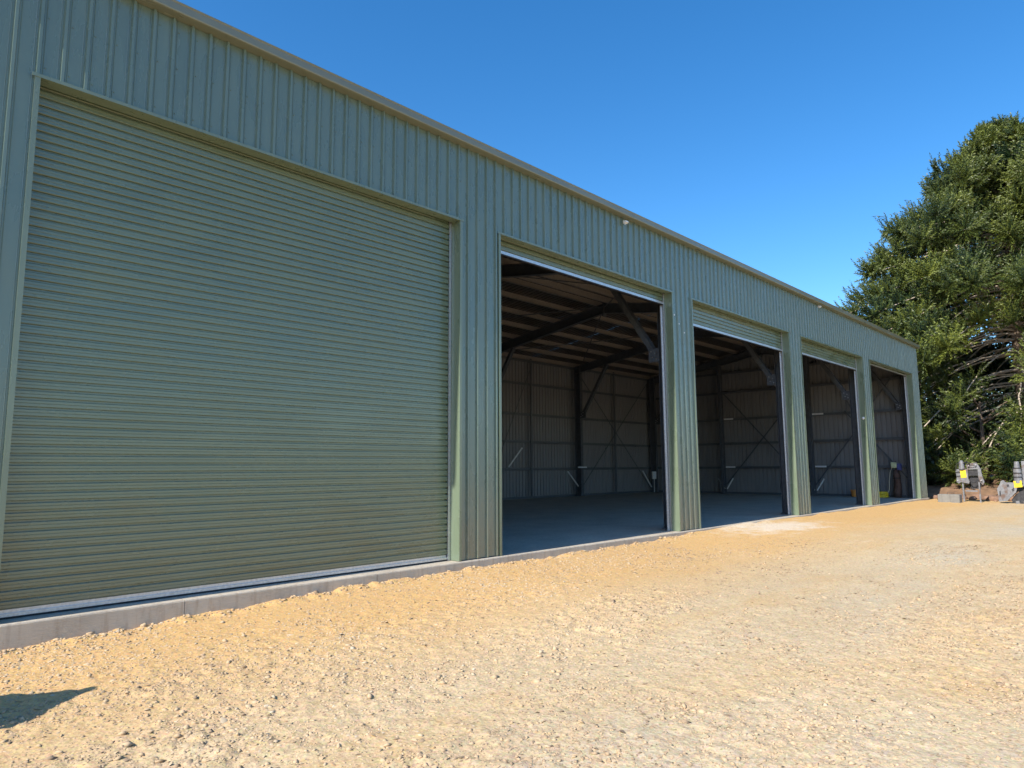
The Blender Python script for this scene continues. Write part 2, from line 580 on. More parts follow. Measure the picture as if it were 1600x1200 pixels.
def scatter(n, x0, x1, y0, y1, thr=0.0, sharp=1.0):
    xs, ys = RNG.uniform(x0, x1, n), RNG.uniform(y0, y1, n)
    d = vnoise(xs, ys, 1.7, 3.0) * .7 + vnoise(xs, ys, .5, 6.0) * .3
    keep = RNG.random(n) < np.clip((d - thr) * sharp, 0.04, 1)
    return xs[keep], ys[keep]
PYR_V = np.array([(1, 0, -.2), (0, 1, -.2), (-1, 0, -.2), (0, -1, -.2), (.15, .1, .8)], float)
PYR_F = np.array([(0, 1, 4), (1, 2, 4), (2, 3, 4), (3, 0, 4)])
def near_scatter(n, r0, r1, pw, thr, sharp, floor=.1):
    """stones denser towards the place where people walk and park, r0..r1 m from the yard's near corner"""
    rr = r0 + (r1 - r0) * RNG.random(n) ** pw
    aa = RNG.uniform(R(-8), R(92), n)
    xs, ys = rr * np.sin(R(90) - aa + R(0)) , -8.0 + rr * np.cos(R(90) - aa)
    d = vnoise(xs * .55, ys, 1.3, 3.0) * .65 + vnoise(xs, ys, .45, 6.0) * .35
    ok = (ys < -.1) & (RNG.random(n) < np.clip((d - thr) * sharp, floor, 1) * (1 - .65 * lane(xs, ys)))
    return xs[ok], ys[ok]
parts = []
xs, ys = near_scatter(360000, 2.2, 16, 1.0, .18, 2.2, .30)
parts.append(stones(xs, ys, RNG.gamma(2.2, .0026, len(xs)) + .0026, PYR_V, PYR_F, .4))
xs, ys = near_scatter(60000, 2.2, 14, 1.0, .36, 2.6, .06)
parts.append(stones(xs, ys, RNG.gamma(2.2, .0038, len(xs)) + .005, OCT_V, OCT_F, .35))
xs, ys = near_scatter(6000, 2.2, 13, 1.0, .42, 4.0, .03)
parts.append(stones(xs, ys, RNG.gamma(1.8, .0038, len(xs)) + .007, ICO_V, ICO_F, .3))
xs = RNG.uniform(1.2, 14, 1100); ys = -.085 - np.abs(RNG.normal(0, .10, 1100))
parts.append(stones(xs, ys, RNG.gamma(1.8, .006, 1100) + .004, ICO_V, ICO_F, .3))
off = 0; VV, FF, TT = [], [], []
for v, f, t in parts:
    VV.append(v); FF.append(f + off); TT.append(t); off += len(v)
st_me = np_mesh('loose_gravel', np.concatenate(VV), np.concatenate(FF), M['stone'], np.concatenate(TT))
tag(link('loose_gravel', st_me), 'loose tan and grey gravel strewn over the yard', 'gravel', kind='stuff')

# ------------------------------------------------------------------ the shed
ZH = 5.37                     # opening height
ZE = 6.63                     # top of the front cladding
XL, XR = 0.60, 34.63
DEP = 13.98
RIDGE_Y, RIDGE_Z, EAVE_Z = 6.99, 7.73, 6.68
SL = (RIDGE_Z - EAVE_Z) / RIDGE_Y
OPEN = [(1.432, 7.138), (8.063, 13.619), (14.548, 20.238), (21.176, 26.911), (27.821, 33.523)]
PIER = [0.92, 7.600, 14.084, 20.707, 27.366, 34.18]
PITCH, RIB0 = 0.2115, 1.406

shed = thing('farm_shed', 'long pale green steel farm shed with five tall roller door openings', 'shed')

# slab
mb = MB()
prof = [(-0.075, -0.6), (14.1, -0.6), (14.1, 0.0), (-0.055, 0.0), (-0.069, -0.006), (-0.075, -0.02)]
slab = MB().box(XL, XR, 0.0, 14.0, -.75, -.602).build('concrete_slab', M['slab'], shed)
_je = [XL - .05, 3.1, 5.62, 7.6, 10.84, 14.08, 17.4, 20.7, 24.0, 27.37, 30.7, XR + .07]
for a, b in zip(_je[:-1], _je[1:]):
    MB().prism(prof, 'x', a + .003, b - .003).build('slab_panel', M['slab'], slab)

# rib profile of the cladding ---------------------------------------------------
def rib_profile(xa, xb):
    """list of (x, out) covering xa..xb; out = how far the sheet stands proud"""
    loc = [(-.5, 0), (-.225, 0), (-.205, .0035), (-.185, 0), (-.120, 0), (-.066, .034), (.066, .034), (.120, 0), (.185, 0), (.205, .0035), (.225, 0), (.5, 0)]
    pts = []
    k0 = int(math.floor((xa - RIB0) / PITCH)) - 1
    k1 = int(math.ceil((xb - RIB0) / PITCH)) + 1
    raw = []
    for k in range(k0, k1 + 1):
        for (t, o) in loc[:-1]:
            raw.append((RIB0 + (k + t) * PITCH, o))
    rx = [r[0] for r in raw]; ro = [r[1] for r in raw]
    pts = [(xa, float(np.interp(xa, rx, ro)))] + [r for r in raw if xa + 1e-4 < r[0] < xb - 1e-4] + [(xb, float(np.interp(xb, rx, ro)))]
    return pts

def strip(mb, pts, z0, z1, fn, mi=0, flip=False):
    n = len(mb.v)
    for (x, o) in pts:
        mb.v.append(fn(x, o, z0)); mb.v.append(fn(x, o, z1))
    for i in range(len(pts) - 1):
        q = (n + 2 * i, n + 2 * i + 2, n + 2 * i + 3, n + 2 * i + 1)
        mb.f.append(q[::-1] if flip else q)
        mb.mi.append(mi)

front = MB()
# girts behind the header cladding
for z in (5.50, 6.05, 6.50):
    front.box(XL + .1, XR - .1, 0.02, 0.12, z - .04, z + .04)
front = front.build('front_wall', M['girt'], shed)
fn_front = lambda x, o, z: (x, -o, z)
W4 = PITCH * 4
edges = [e for o in OPEN for e in o]
x0 = RIB0 - PITCH * 4.75
x0 = max(x0, XL)
k = 0
xs0 = RIB0 + PITCH * .25 - W4
bounds = [XL]
b_ = xs0
while b_ < XR - .05:
    if b_ > XL + .05: bounds.append(b_)
    b_ += W4
bounds.append(XR)
def in_open(x):
    return any(a < x < b for a, b in OPEN)
for a, b in zip(bounds[:-1], bounds[1:]):
    cuts = [a] + [e for e in edges if a < e < b] + [b]
    mb = MB()
    lap = random.uniform(-.0012, .0012)
    for c, d in zip(cuts[:-1], cuts[1:]):
        z0 = ZH + .004 if in_open((c + d) / 2) else 0.012
        strip(mb, rib_profile(c, d + (.012 if d == b and d < XR else 0)), z0, ZE + .05, lambda x, o, z: (x, -o - (.0015 if x > b else 0) + lap, z))
    mb.build('cladding_sheet', M['paint'], front)
# screws in the pans and base trim
scr = MB()
for (pa, pb) in ((OPEN[i][1], OPEN[i + 1][0]) for i in range(4)):
    kk = int(math.ceil((pa - RIB0) / PITCH))
    for z in (.18, 1.42, 2.70, 3.95):
        for q in range(kk, kk + 5):
            x = RIB0 + (q + .30) * PITCH
            if pa + .08 < x < pb - .08:
                scr.cyl((x, .0, z), (x, -.008, z), .009, .007, 6)
for z in (5.50, 6.05, 6.50):
    for q in range(0, 157):
        x = RIB0 + (q + .30) * PITCH
        scr.cyl((x, .0, z), (x, -.008, z), .009, .007, 6)
tag(scr.build('fixing_screw', M['trim'], front), kind='stuff')

# jamb and header flashings, roller doors
DOORZ = [0.0, 5.105, 4.80, 4.89, 5.27]      # bottom of each curtain
def channel(xw, sgn, y0, y1, z0, z1, leg=.075, t=.006):
    """door guide, web at xw, legs pointing sgn in x"""
    m = MB()
    a, b = (xw - t, xw) if sgn < 0 else (xw, xw + t)
    m.box(a, b, y0, y1, z0, z1)
    l0, l1 = (xw - leg, xw - t) if sgn < 0 else (xw + t, xw + leg)
    m.box(l0, l1, y0, y0 + .012, z0, z1)
    m.box(l0, l1, y1 - .012, y1, z0, z1)
    return m
SLP = 0.0925
for i, (a, b) in enumerate(OPEN):
    for (x, s) in ((a, -1), (b, 1)):      # flashing wraps the pier edge; s: direction of the pier
        m = MB()
        e = x + s * .048
        lo, hi = min(x, e), max(x, e)
        m.box(lo, hi, -.0390, -.0360, 0.006, ZH - .002)          # face strip
        r0, r1 = (x, x + .003) if s > 0 else (x - .003, x)
        m.box(r0, r1, -.0360, .235, 0.006, ZH - .002)             # return into the opening
        e0, e1 = (hi - .003, hi) if s > 0 else (lo, lo + .003)
        m.box(e0, e1, -.0360, -.004, 0.006, ZH - .002)
        m.build('jamb_flashing', M['trim'], shed)
    m = MB()
    m.box(a - .075, b + .075, -.046, -.042, ZH - .006, ZH + .030)
    m.box(a - .075, b + .075, -.042, -.030, ZH + .026, ZH + .030)
    m.box(a - .075, b + .075, -.042, -.036, ZH - .006, ZH - .002)
    m.box(a + .004, b - .004, -.036, .125, ZH - .006, ZH - .002)
    m.box(a + .004, b - .004, .125, .129, ZH - .006, ZH + .16)
    m.build('header_flashing', M['trim'], shed)
    # roller door
    drum = MB()
    rr = .17 if i == 0 else .27
    drum.cyl((a - .05, .47, 5.78), (b + .05, .47, 5.78), rr, rr, 20)
    drum.cyl((a - .16, .47, 5.78), (b + .16, .47, 5.78), .04, .04, 10)
    door = drum.build('roller_door', M['door'], shed)
    xa, xb = a - .03, b - .035
    pr = [(.214, .000), (.214, .011), (.194, .0125), (.188, .018), (.188, .044), (.191, .047), (.191, .050), (.188, .053), (.188, .075), (.194, .082), (.214, .0835), (.214, SLP)]
    sm = MB()
    n = len(pr)
    for (y, z) in pr: sm.v += [(xa, y, z), (xb, y, z)]
    for q in range(n - 1):
        sm.f.append((2 * q, 2 * q + 1, 2 * q + 3, 2 * q + 2)); sm.mi.append(0)
    sme = sm.mesh('slat', M['door'])
    z = DOORZ[i] + .085
    c = 0
    while z < ZH + .35:
        link('slat', sme, door, (0, random.uniform(-.0012, .0012), z))
        z += SLP
    bb = MB()
    z = DOORZ[i]
    bb.box(a - .03, b - .03, .178, .228, z + .022, z + .052)
    bb.box(a - .03, b - .03, .199, .209, z + .052, z + .087)
    bo = bb.build('bottom_bar', M['galv'], door)
    rb = MB()
    rb.box(a - .035, b - .035, .183, .223, z + .003, z + .022)
    rb.build('rubber_seal', M['rubber'], door)
    channel(a - .080, 1, .166, .258, .004, ZH + .3).build('door_guide', M['galv'], door)
    channel(b - .006, -1, .166, .258, .004, ZH + .3, .045).build('door_guide', M['galv'], door)
    brk = MB()
    for x in (a - .16, b + .16):
        brk.box(x - .006, x + .006, .22, .62, 5.6, 5.95)
    brk.build('drum_bracket', M['galv'], door)

# gutter and roof ---------------------------------------------------------------
gut = MB()
GO = -.165
gp = [(-.004, ZE + .015), (GO + .02, ZE + .015), (GO + .004, ZE + .022), (GO, ZE + .035), (GO, ZE + .120), (GO - .010, ZE + .128), (GO - .010, ZE + .142), (GO + .004, ZE + .146), (GO + .010, ZE + .136),
      (GO + .006, ZE + .120), (GO + .006, ZE + .035), (GO + .022, ZE + .021), (-.010, ZE + .021), (-.010, ZE + .135), (-.004, ZE + .135)]
segs = np.linspace(XL - .05, XR + .12, 7)
for a, b in zip(segs[:-1], segs[1:]):
    gut.prism(gp, 'x', a, b - .001, cap=True)
gut = gut.build('eave_gutter', M['gutter'], shed)

ridge = MB()
ridge.prism([(RIDGE_Y - .25, RIDGE_Z - .25 * SL + .035), (RIDGE_Y, RIDGE_Z + .045), (RIDGE_Y + .25, RIDGE_Z - .25 * SL + .035), (RIDGE_Y, RIDGE_Z + .040)], 'x', XL - .1, XR + .1)
roof = ridge.build('roof', M['trim'], shed)     # the ridge capping; sheets and purlins below are its pieces
rw = W4
for side in (0, 1):
    me = None
    x = XL - .06
    y0, y1, z0, z1 = (-.02, RIDGE_Y, EAVE_Z + .0, RIDGE_Z) if side == 0 else (RIDGE_Y, DEP + .02, RIDGE_Z, EAVE_Z)
    m = MB()
    for k in range(4):
        for (t0, t1, o0, o1) in ((-.5, -.135, 0, 0), (-.135, -.062, 0, .03), (-.062, .062, .03, .03), (.062, .135, .03, 0), (.135, .5, 0, 0)):
            xa, xb = (k + .5 + t0) * PITCH, (k + .5 + t1) * PITCH
            m.quad((xa, y0, z0 + o0), (xb, y0, z0 + o1), (xb, y1, z1 + o1), (xa, y1, z1 + o0), 0)
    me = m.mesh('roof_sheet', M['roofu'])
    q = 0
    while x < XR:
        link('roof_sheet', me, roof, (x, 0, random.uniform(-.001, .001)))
        x += W4
# C purlins along the shed
def c_profile(d, h, t=.004, lip=.02):
    return None
for side in (0, 1):
    for t in (0.03, .175, .33, .49, .65, .81, .955):
        y = t * RIDGE_Y if side == 0 else DEP - t * (DEP - RIDGE_Y)
        zt = EAVE_Z + SL * (y if side == 0 else DEP - y) - .006
        s = 1 if side == 0 else -1
        m = MB()
        m.box(XL + .05, XR - .05, y, y + .005, zt - .20, zt)
        f0, f1 = (y + .005, y + .075) if s > 0 else (y - .070, y)
        m.box(XL + .05, XR - .05, f0, f1, zt - .20, zt - .195)
        m.build('purlin', M['purlin'], roof)

# portal frames -----------------------------------------------------------------
def ibeam_profile(cx, half_w, c0, c1, t=.014):
    """I section across: returns three rects (x0,x1,a0,a1)"""
    return [(cx - half_w, cx + half_w, c0, c0 + t), (cx - half_w, cx + half_w, c1 - t, c1), (cx - t / 2, cx + t / 2, c0 + t, c1 - t)]
PD = .21                      # purlin depth + gap
RD = .36
for i, px in enumerate(PIER):
    cx = px if i < 5 else 34.28
    if i == 0: cx = 0.90
    fr = MB()
    for side in (0, 1):
        ya, yb = (.30, RIDGE_Y) if side == 0 else (DEP - .30, RIDGE_Y)
        def zr(y):
            return EAVE_Z + SL * (y if side == 0 else DEP - y) - PD
        for (xx0, xx1, d0, d1) in ((cx - .09, cx + .09, 0, .016), (cx - .09, cx + .09, RD - .016, RD), (cx - .006, cx + .006, .016, RD - .016)):
            n = len(fr.v)
            for (y) in (ya, yb):
                z = zr(y)
                fr.v += [(xx0, y, z - d1), (xx1, y, z - d1), (xx1, y, z - d0), (xx0, y, z - d0)]
            for qd in ((0, 1, 2, 3), (7, 6, 5, 4), (0, 4, 5, 1), (1, 5, 6, 2), (2, 6, 7, 3), (3, 7, 4, 0)):
                fr.f.append(tuple(n + j for j in qd)); fr.mi.append(0)
    zt = RIDGE_Z - PD
    fr.box(cx - .10, cx + .10, RIDGE_Y - .014, RIDGE_Y + .014, zt - RD - .12, zt + .02)
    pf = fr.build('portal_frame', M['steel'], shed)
    for side in (0, 1):
        c0, c1 = (.24, .60) if side == 0 else (DEP - .60, DEP - .24)
        cm = MB()
        ht = EAVE_Z + SL * .4 - PD - .02
        for (xx0, xx1, a, b) in ibeam_profile(cx, .09, c0, c1):
            cm.box(xx0, xx1, a, b, .02, ht)
        cm.box(cx - .14, cx + .14, c0 - .04, c1 + .04, .001, .022)
        cm.build('column', M['steel'], pf)
        # knee brace with bolted plates
        yk, zk = (.60, 3.85), (2.25, 0)
        y1, y2 = (.62, 2.25) if side == 0 else (DEP - .62, DEP - 2.25)
        z1, z2 = 3.90, EAVE_Z + SL * 2.25 - PD - RD
        km = MB()
        km.bar((cx, y1, z1), (cx, y2, z2), .13, .16, up=(1, 0, 0))
        km.build('knee_brace', M['steel'], pf)
        pm = MB()
        s = 1 if side == 0 else -1
        pm.box(cx - .10, cx - .085, min(y1 - s * .05, y1 + s * .33), max(y1 - s * .05, y1 + s * .24), z1 - .02, z1 + .30)
        pl = pm.build('gusset_plate', M['steel'], pf)
        bm_ = MB()
        for (dy, dz) in ((.03, .05), (.13, .10), (.06, .18), (.17, .24)):
            bm_.cyl((cx - .10, y1 + s * dy, z1 + dz), (cx - .118, y1 + s * dy, z1 + dz), .022, .018, 6)
        bm_.build('plate_bolts', M['galv'], pf)

# back and end walls ------------------------------------------------------------
def base_channel(x0, x1, y0, y1):
    return MB().box(x0, x1, y0, y1, .002, .10)
bw = base_channel(XL + .02, XR - .05, DEP - .16, DEP - .01).build('back_wall', M['girt'], shed)
def two_skin(pts, z0, z1, fn_out, fn_in):
    m = MB()
    strip(m, pts, z0, z1, fn_out, 0, True)
    strip(m, pts, z0, z1, fn_in, 1)
    return m
bx = XL
while bx < XR - .02:
    bx2 = min(bx + W4, XR)
    m = two_skin(rib_profile(bx, bx2), .01, EAVE_Z, lambda x, o, z: (x, DEP + .004 + o, z), lambda x, o, z: (x, DEP + o, z))
    m.build('cladding_sheet', [M['paint'], M['inner']], bw)
    bx = bx2
GIRT_Z = [1.42, 2.68, 3.96, 5.40]
def girt(x0, x1, y0, y1, z, along, inner):
    m = MB()
    h = .115
    if along == 'x':
        m.box(x0, x1, y0, y1, z - .003, z + .003)
        yi = y0 if inner > 0 else y1
        m.box(x0, x1, yi - .002, yi + .002, z - h, z - .003)
        m.box(x0, x1, y0 + .004, y0 + .02, z - h, z - h + .004)
    else:
        m.box(x0, x1, y0, y1, z - .003, z + .003)
        m.box(x0 - .002, x0 + .002, y0, y1, z - h, z - .003)
        m.box(x0 + .004, x0 + .02, y0, y1, z - h, z - h + .004)
    return m
for z in GIRT_Z + [6.50]:
    for a, b in zip(PIER[:-1], PIER[1:]):
        girt(a + (.0 if a > 1 else -.3), b - .004 if b < 34 else XR - .05, DEP - .19, DEP - .003, z, 'x', 1).build('girt', M['girt'], bw)
for a, b in zip(PIER[:-1], PIER[1:]):      # mullion between frames
    mx = (a + b) / 2
    m = MB()
    m.box(mx - .06, mx + .06, DEP - .236, DEP - .22, .1, EAVE_Z - .1)
    m.box(mx - .06, mx - .05, DEP - .22, DEP - .195, .1, EAVE_Z - .1)
    m.box(mx + .05, mx + .06, DEP - .22, DEP - .195, .1, EAVE_Z - .1)
    m.build('mullion', M['girt'], bw)
# rods and short bright struts on the back wall
def rod(parent, p, q, r, mat, name):
    MB().cyl(p, q, r, r, 6).build(name, mat, parent)
yb = DEP - .27
rod(bw, (27.55, yb, .25), (33.95, yb, 6.2), .022, M['steel'], 'brace_rod')
rod(bw, (33.95, yb - .05, .25), (27.55, yb - .05, 6.2), .022, M['steel'], 'brace_rod')
rod(bw, (21.0, yb, .25), (24.0, yb, 6.2), .018, M['girt'], 'brace_rod')
for (p, q) in (((22.36, 1.46), (23.26, 2.33)), ((26.55, 1.22), (27.75, .15)), ((33.2, 1.2), (34.05, .3)), ((10.2, 1.2), (11.2, .2)), ((16.2, 1.2), (17.2, .2))):
    m = MB()
    m.bar((p[0], yb - .06, p[1]), (q[0], yb - .06, q[1]), .05, .05, up=(0, 1, 0))
    m.build('fly_brace', M['bright'], bw)
for cx in (14.084, 20.707, 27.366):
    m = MB()
    m.box(cx - .36, cx + .30, DEP - .66, DEP - .605, 1.40, 1.46)
    m.build('lap_plate', M['bright'], bw)

ew = MB().box(XR - .17, XR - .02, .1, DEP - .2, .002, .10).build('end_wall', M['girt'], shed)
by = .012
while by < DEP - .02:
    by2 = min(by + W4, DEP)
    m = MB()
    pts = rib_profile(by, by2)
    n = len(m.v)
    for skin, mi in ((.004, 0), (0, 1)):
        n = len(m.v)
        for (y, o) in pts:
            top = EAVE_Z + SL * min(y, DEP - y) - .002
            m.v.append((XR + skin + o, y, .01)); m.v.append((XR + skin + o, y, top))
        for j in range(len(pts) - 1):
            q = (n + 2 * j, n + 2 * j + 2, n + 2 * j + 3, n + 2 * j + 1)
            m.f.append(q if mi == 0 else q[::-1]); m.mi.append(mi)
    m.build('cladding_sheet', [M['paint'], M['inner']], ew)
    by = by2
# left end wall
ewl = MB().box(XL + .02, XL + .17, .1, DEP - .2, .002, .10).build('end_wall', M['girt'], shed)
by = .012
while by < DEP - .02:
    by2 = min(by + W4, DEP)
    m = MB()
    pts = rib_profile(by, by2)
    n = len(m.v)
    for (y, o) in pts:
        top = EAVE_Z + SL * min(y, DEP - y) - .002
        m.v.append((XL - o, y, .01)); m.v.append((XL - o, y, top))
    for j in range(len(pts) - 1):
        m.f.append((n + 2 * j + 1, n + 2 * j + 3, n + 2 * j + 2, n + 2 * j)); m.mi.append(0)
    m.build('cladding_sheet', M['paint'], ewl)
    by = by2
EWY = [4.72, 9.35]
for z in GIRT_Z + [6.45]:
    for a, b in zip([.2] + EWY, EWY + [DEP - .2]):
        girt(XR - .19, XR - .003, a, b - .004, z, 'y', 1).build('girt', M['girt'], ew)
for y in EWY:
    m = MB()
    top = EAVE_Z + SL * min(y, DEP - y) - .25
    for (u0, u1, a, b) in ibeam_profile(y, .08, XR - .46, XR - .20):
        m.box(a, b, u0, u1, .02, top)
    m.box(XR - .50, XR - .18, y - .13, y + .13, .001, .022)
    m.build('wall_column', M['steel'], ew)
    for z in GIRT_Z[:3] + [6.45]:
        m = MB()
        m.box(XR - .205, XR - .198, y - .62, y - .09, z - .07, z + .012)
        m.box(XR - .198, XR - .05, y - .62, y - .09, z + .006, z + .012)
        m.build('lap_plate', M['bright'] if z not in (2.68, 6.45) else M['girt'], ew)
    for s in (-1, 1):
        m = MB()
        m.bar((XR - .3, y + s * .06 - .1, .25), (XR - .3, y + s * .42 - .1, .80), .05, .05, up=(1, 0, 0))
        m.build('fly_brace', M['bright'] if s < 0 else M['galv'], ew)
for (p, q) in (((4.62, .52), (1.9, 4.02)), ((.35, .5), (3.1, 4.0)), ((1.95, 4.2), (1.05, 5.35)), ((2.75, 4.0), (3.5, 5.6)), ((9.2, .5), (5.0, 5.3)), ((5.0, .5), (9.2, 5.3))):
    m = MB()
    m.bar((XR - .24, p[0], p[1]), (XR - .24, q[0], q[1]), .05, .05, up=(1, 0, 0))
    m.build('brace_angle', M['steel'], ew)
# roof bracing rods between the frames
for (xa, xb) in ((PIER[1], PIER[2]), (PIER[2], PIER[3]), (PIER[3], PIER[4])):
    for (ya, yb2) in ((.6, RIDGE_Y), (DEP - .6, RIDGE_Y)):
        za = EAVE_Z + SL * min(ya, DEP - ya) - .33
        zb = EAVE_Z + SL * min(yb2, DEP - yb2) - .33
        for (u, w) in ((xa, xb), (xb, xa)):
            MB().cyl((u, ya, za), (w, yb2, zb), .02, .02, 6).build('roof_brace_rod', M['steel'], roof)
# flood of three dab marks on the second pier
for (x, z) in ((13.70, 4.86), (13.90, 4.68), (14.12, 4.50)):
    m = MB()
    o = -.0345
    m.cyl((x, o + .001, z), (x, o - .006, z), .020, .014, 9)
    m.build('sealant_dab', M['white'], front)

# ------------------------------------------------------------------ lights and boxes on the shed
def flood(x, y, z, label):
    t = thing('security_light', label, 'light', (x, y, z), 'sensor lights under the gutter')
    m = MB(); m.box(-.035, .035, .0, .030, -.05, .05); m.bar((0, 0, 0), (0, -.07, -.02), .02); m.build('bracket', M['white'], t)
    m = MB(); m.prism([(-.05, -.065), (-.125, -.03), (-.115, .02), (-.04, .015)], 'x', -.075, .075); m.build('lamp_head', M['white'], t)
    m = MB(); m.quad((-.06, -.053, -.0655), (.06, -.053, -.0655), (.06, -.122, -.0335), (-.06, -.122, -.0335)); m.build('lens', M['lens'], t)
    m = MB(); m.cyl((.0, -.03, -.05), (.0, -.03, -.095), .022, .018, 10); m.build('sensor', M['white'], t)
    t.scale = (.62, .62, .62)
    return t
flood(11.75, -.06, 6.54, 'small white sensor light under the gutter above the second opening')
flood(22.77, -.06, 6.57, 'small white sensor light under the gutter above the fourth opening')
t = thing('reflector_lamp', 'tiny round white lamp on the side of the fourth pier', 'lamp', (26.912, .06, 3.13))
MB().cyl((-.004, 0, 0), (-.03, 0, 0), .05, .045, 12).build('lamp_base', M['white'], t)
MB().cyl((-.03, 0, 0), (-.06, 0, 0), .040, .022, 12).build('lens', M['lens'], t)
t = thing('switch_box', 'white switch box fixed beside the back corner of the shed', 'switch box', (33.75, DEP - .66, .75))
MB().cbox(-.16, .16, -.10, 0, 0, .42, .012).build('enclosure', M['white'], t)
MB().cbox(-.13, .13, -.115, -.101, .05, .30, .005).build('cover', M['bright'], t)
m = MB(); m.cyl((0, -.05, 0), (0, -.05, -.74), .018, .018, 8); m.build('conduit', M['white'], t)

# ------------------------------------------------------------------ things standing in the shed
t = thing('canvas_bundle', 'tall brown bundle standing on the floor against the end wall', 'bundle', (34.12, 1.0, 0))
pts = [(0, .02, 0.0), (-.02, 0, .25), (0, -.02, .6), (.02, .0, .95), (.05, .03, 1.2), (.06, .03, 1.27)]
m = MB().tube(pts, [.15, .17, .145, .15, .12, .05], 12); m.build('roll', M['brown'], t, True)
for z, r in ((.32, .168), (.86, .152)):
    m = MB().tube([(0, 0, z - .02), (0, 0, z + .02)], [r, r], 12); m.build('strap', M['rubber'], t)
t = thing('water_hose', 'thin cream hose hanging in a curve beside the brown bundle', 'hose', (34.0, 1.28, 0))
pts = [(.2, -.1, 1.38), (.12, -.02, 1.1), (.05, .02, .7), (0, .02, .35), (-.02, .15, .10), (-.02, .35, .03), (0, .5, .025)]
MB().tube(pts, [.016] * 7, 6).build('hose_line', M['hose'], t, True)
t = thing('small_bag', 'small pale green and blue bag hung on the girt above the bundle', 'bag', (34.26, 1.02, 1.30))
MB().cbox(-.07, .05, -.02, .22, 0, .26, .03).build('pouch', M['pale'], t)
MB().cbox(-.09, .05, -.21, -.025, -.10, .20, .03).build('side_pocket', M['blue'], t)
MB().tube([(.0, .05, .24), (.08, .05, .30), (.12, .05, .30)], [.012] * 3, 6).build('strap', M['rubber'], t)
t = thing('hose_coil', 'yellow coiled hose lying on the floor near the end wall', 'hose', (33.95, 1.62, 0))
for k, (r, z) in enumerate(((.26, .035), (.24, .10), (.25, .165), (.22, .225))):
    m = MB()
    pts = [(r * math.cos(a), r * math.sin(a), z + .006 * math.sin(3 * a + k)) for a in np.linspace(0, 2 * math.pi, 25)]
    m.tube(pts, [.035] * 25, 8); m.build('hose_loop', M['yellow'], t, True)
t = thing('plastic_bucket', 'orange plastic bucket on the floor beside the fourth pier column', 'bucket', (34.0, 2.78, 0))
m = MB(); m.tube([(0, 0, .003), (0, 0, .02), (0, 0, .30), (0, 0, .32), (0, 0, .318), (0, 0, .03)], [.12, .125, .165, .172, .155, .115], 18); m.build('pail', M['orange'], t, True)
pts = [(.165 * math.cos(a), .05 * math.sin(a) - .10 * math.sin(a), .30 - .1 * math.sin(a) * .8) for a in np.linspace(0, math.pi, 12)]
MB().tube(pts, [.006] * 12, 5).build('handle', M['galv'], t, True)

# ------------------------------------------------------------------ machine attachments by the bank
GI = float(gz_base(np.array([34.0]), np.array([-2.0]))[0])
def YZ(zx, zy):
    return (0.349 - 0.003027 * zx, 3.705 - 0.00352 * zy)
def plate(zpts, x0, x1):
    prof = [YZ(*q) for q in zpts]
    return MB().prism(prof, 'x', x0, x1)
t = thing('loader_attachment', 'grey steel loader attachment on two legs with yellow sticker, nearest the shed', 'attachment', (0, 0, 0), 'machine attachments beside the bank')
X0 = 34.0
plate([(668, 640), (790, 622), (835, 700), (845, 775), (865, 850), (845, 885), (815, 850), (800, 790), (800, 700), (680, 705)], X0, X0 + .10).build('back_plate', M['imp'], t)
plate([(672, 708), (800, 708), (795, 775), (690, 780)], X0 + .05, X0 + .18).build('hitch_pocket', M['impd'], t)
plate([(690, 785), (815, 785), (820, 870), (805, 930), (700, 930)], X0 + .16, X0 + .30).build('lower_panel', M['impd'], t)
for r_ in range(2):
    for q in range(5):
        zx, zy = 682 + q * 21 + 4 * r_, 650 + r_ * 26
        plate([(zx, zy), (zx + 15, zy - 2), (zx + 15, zy + 8), (zx, zy + 10)], X0 - .004, X0 - .0005).build('stencil_mark', M['impd'], t)
m = MB(); y, z = YZ(620, 650); m.cyl((X0 - .05, y, z - .18), (X0 - .05, y, z + .14), .11, .09, 14); m.cyl((X0 - .05, y, z + .14), (X0 - .05, y, z + .19), .06, .05, 12); m.build('hydraulic_motor', M['imp'], t)
plate([(540, 705), (600, 690), (690, 700), (685, 800), (700, 840), (690, 870), (640, 860), (600, 850), (570, 870), (545, 850), (552, 790)], X0 - .06, X0 + .08).build('gearbox', M['imp'], t)
plate([(545, 730), (600, 725), (600, 742), (545, 748)], X0 - .07, X0 - .0605).build('dark_slot_strip', M['impd'], t)  # dark strips on the gearbox face stand in for shaded slots
plate([(548, 778), (600, 772), (600, 788), (548, 795)], X0 - .07, X0 - .0605).build('dark_slot_strip', M['impd'], t)
plate([(598, 716), (664, 712), (668, 798), (602, 802)], X0 - .075, X0 - .0605).build('warning_sticker', M['yellow'], t)
for zx in (613, 803):
    (y, z1), (_, z0) = YZ(zx, 850), YZ(zx, 1090)
    m = MB(); m.box(X0 + .01, X0 + .06, y - .028, y + .028, GI - .03, z1); m.build('leg', M['imp'], t)
(y0, z), (y1, _) = YZ(640, 955), YZ(778, 955)
MB().box(X0 + .012, X0 + .058, y1, y0, z - .03, z + .03).build('cross_bar', M['imp'], t)
for (za, zb, zc) in (((600, 640), (560, 600), (548, 720)), ((640, 640), (690, 590), (720, 640)), ((690, 800), (740, 900), (800, 820))):
    P = [(X0 - .09, *YZ(*za)), (X0 - .13, *YZ(*zb)), (X0 - .06, *YZ(*zc))]
    q0, q1, q2 = (np.array(p_) for p_ in P)
    pts = [tuple((1 - u) ** 2 * q0 + 2 * u * (1 - u) * q1 + u * u * q2) for u in np.linspace(0, 1, 9)]
    MB().tube(pts, [.017] * 9, 6).build('hydraulic_hose', M['rubber'], t, True)
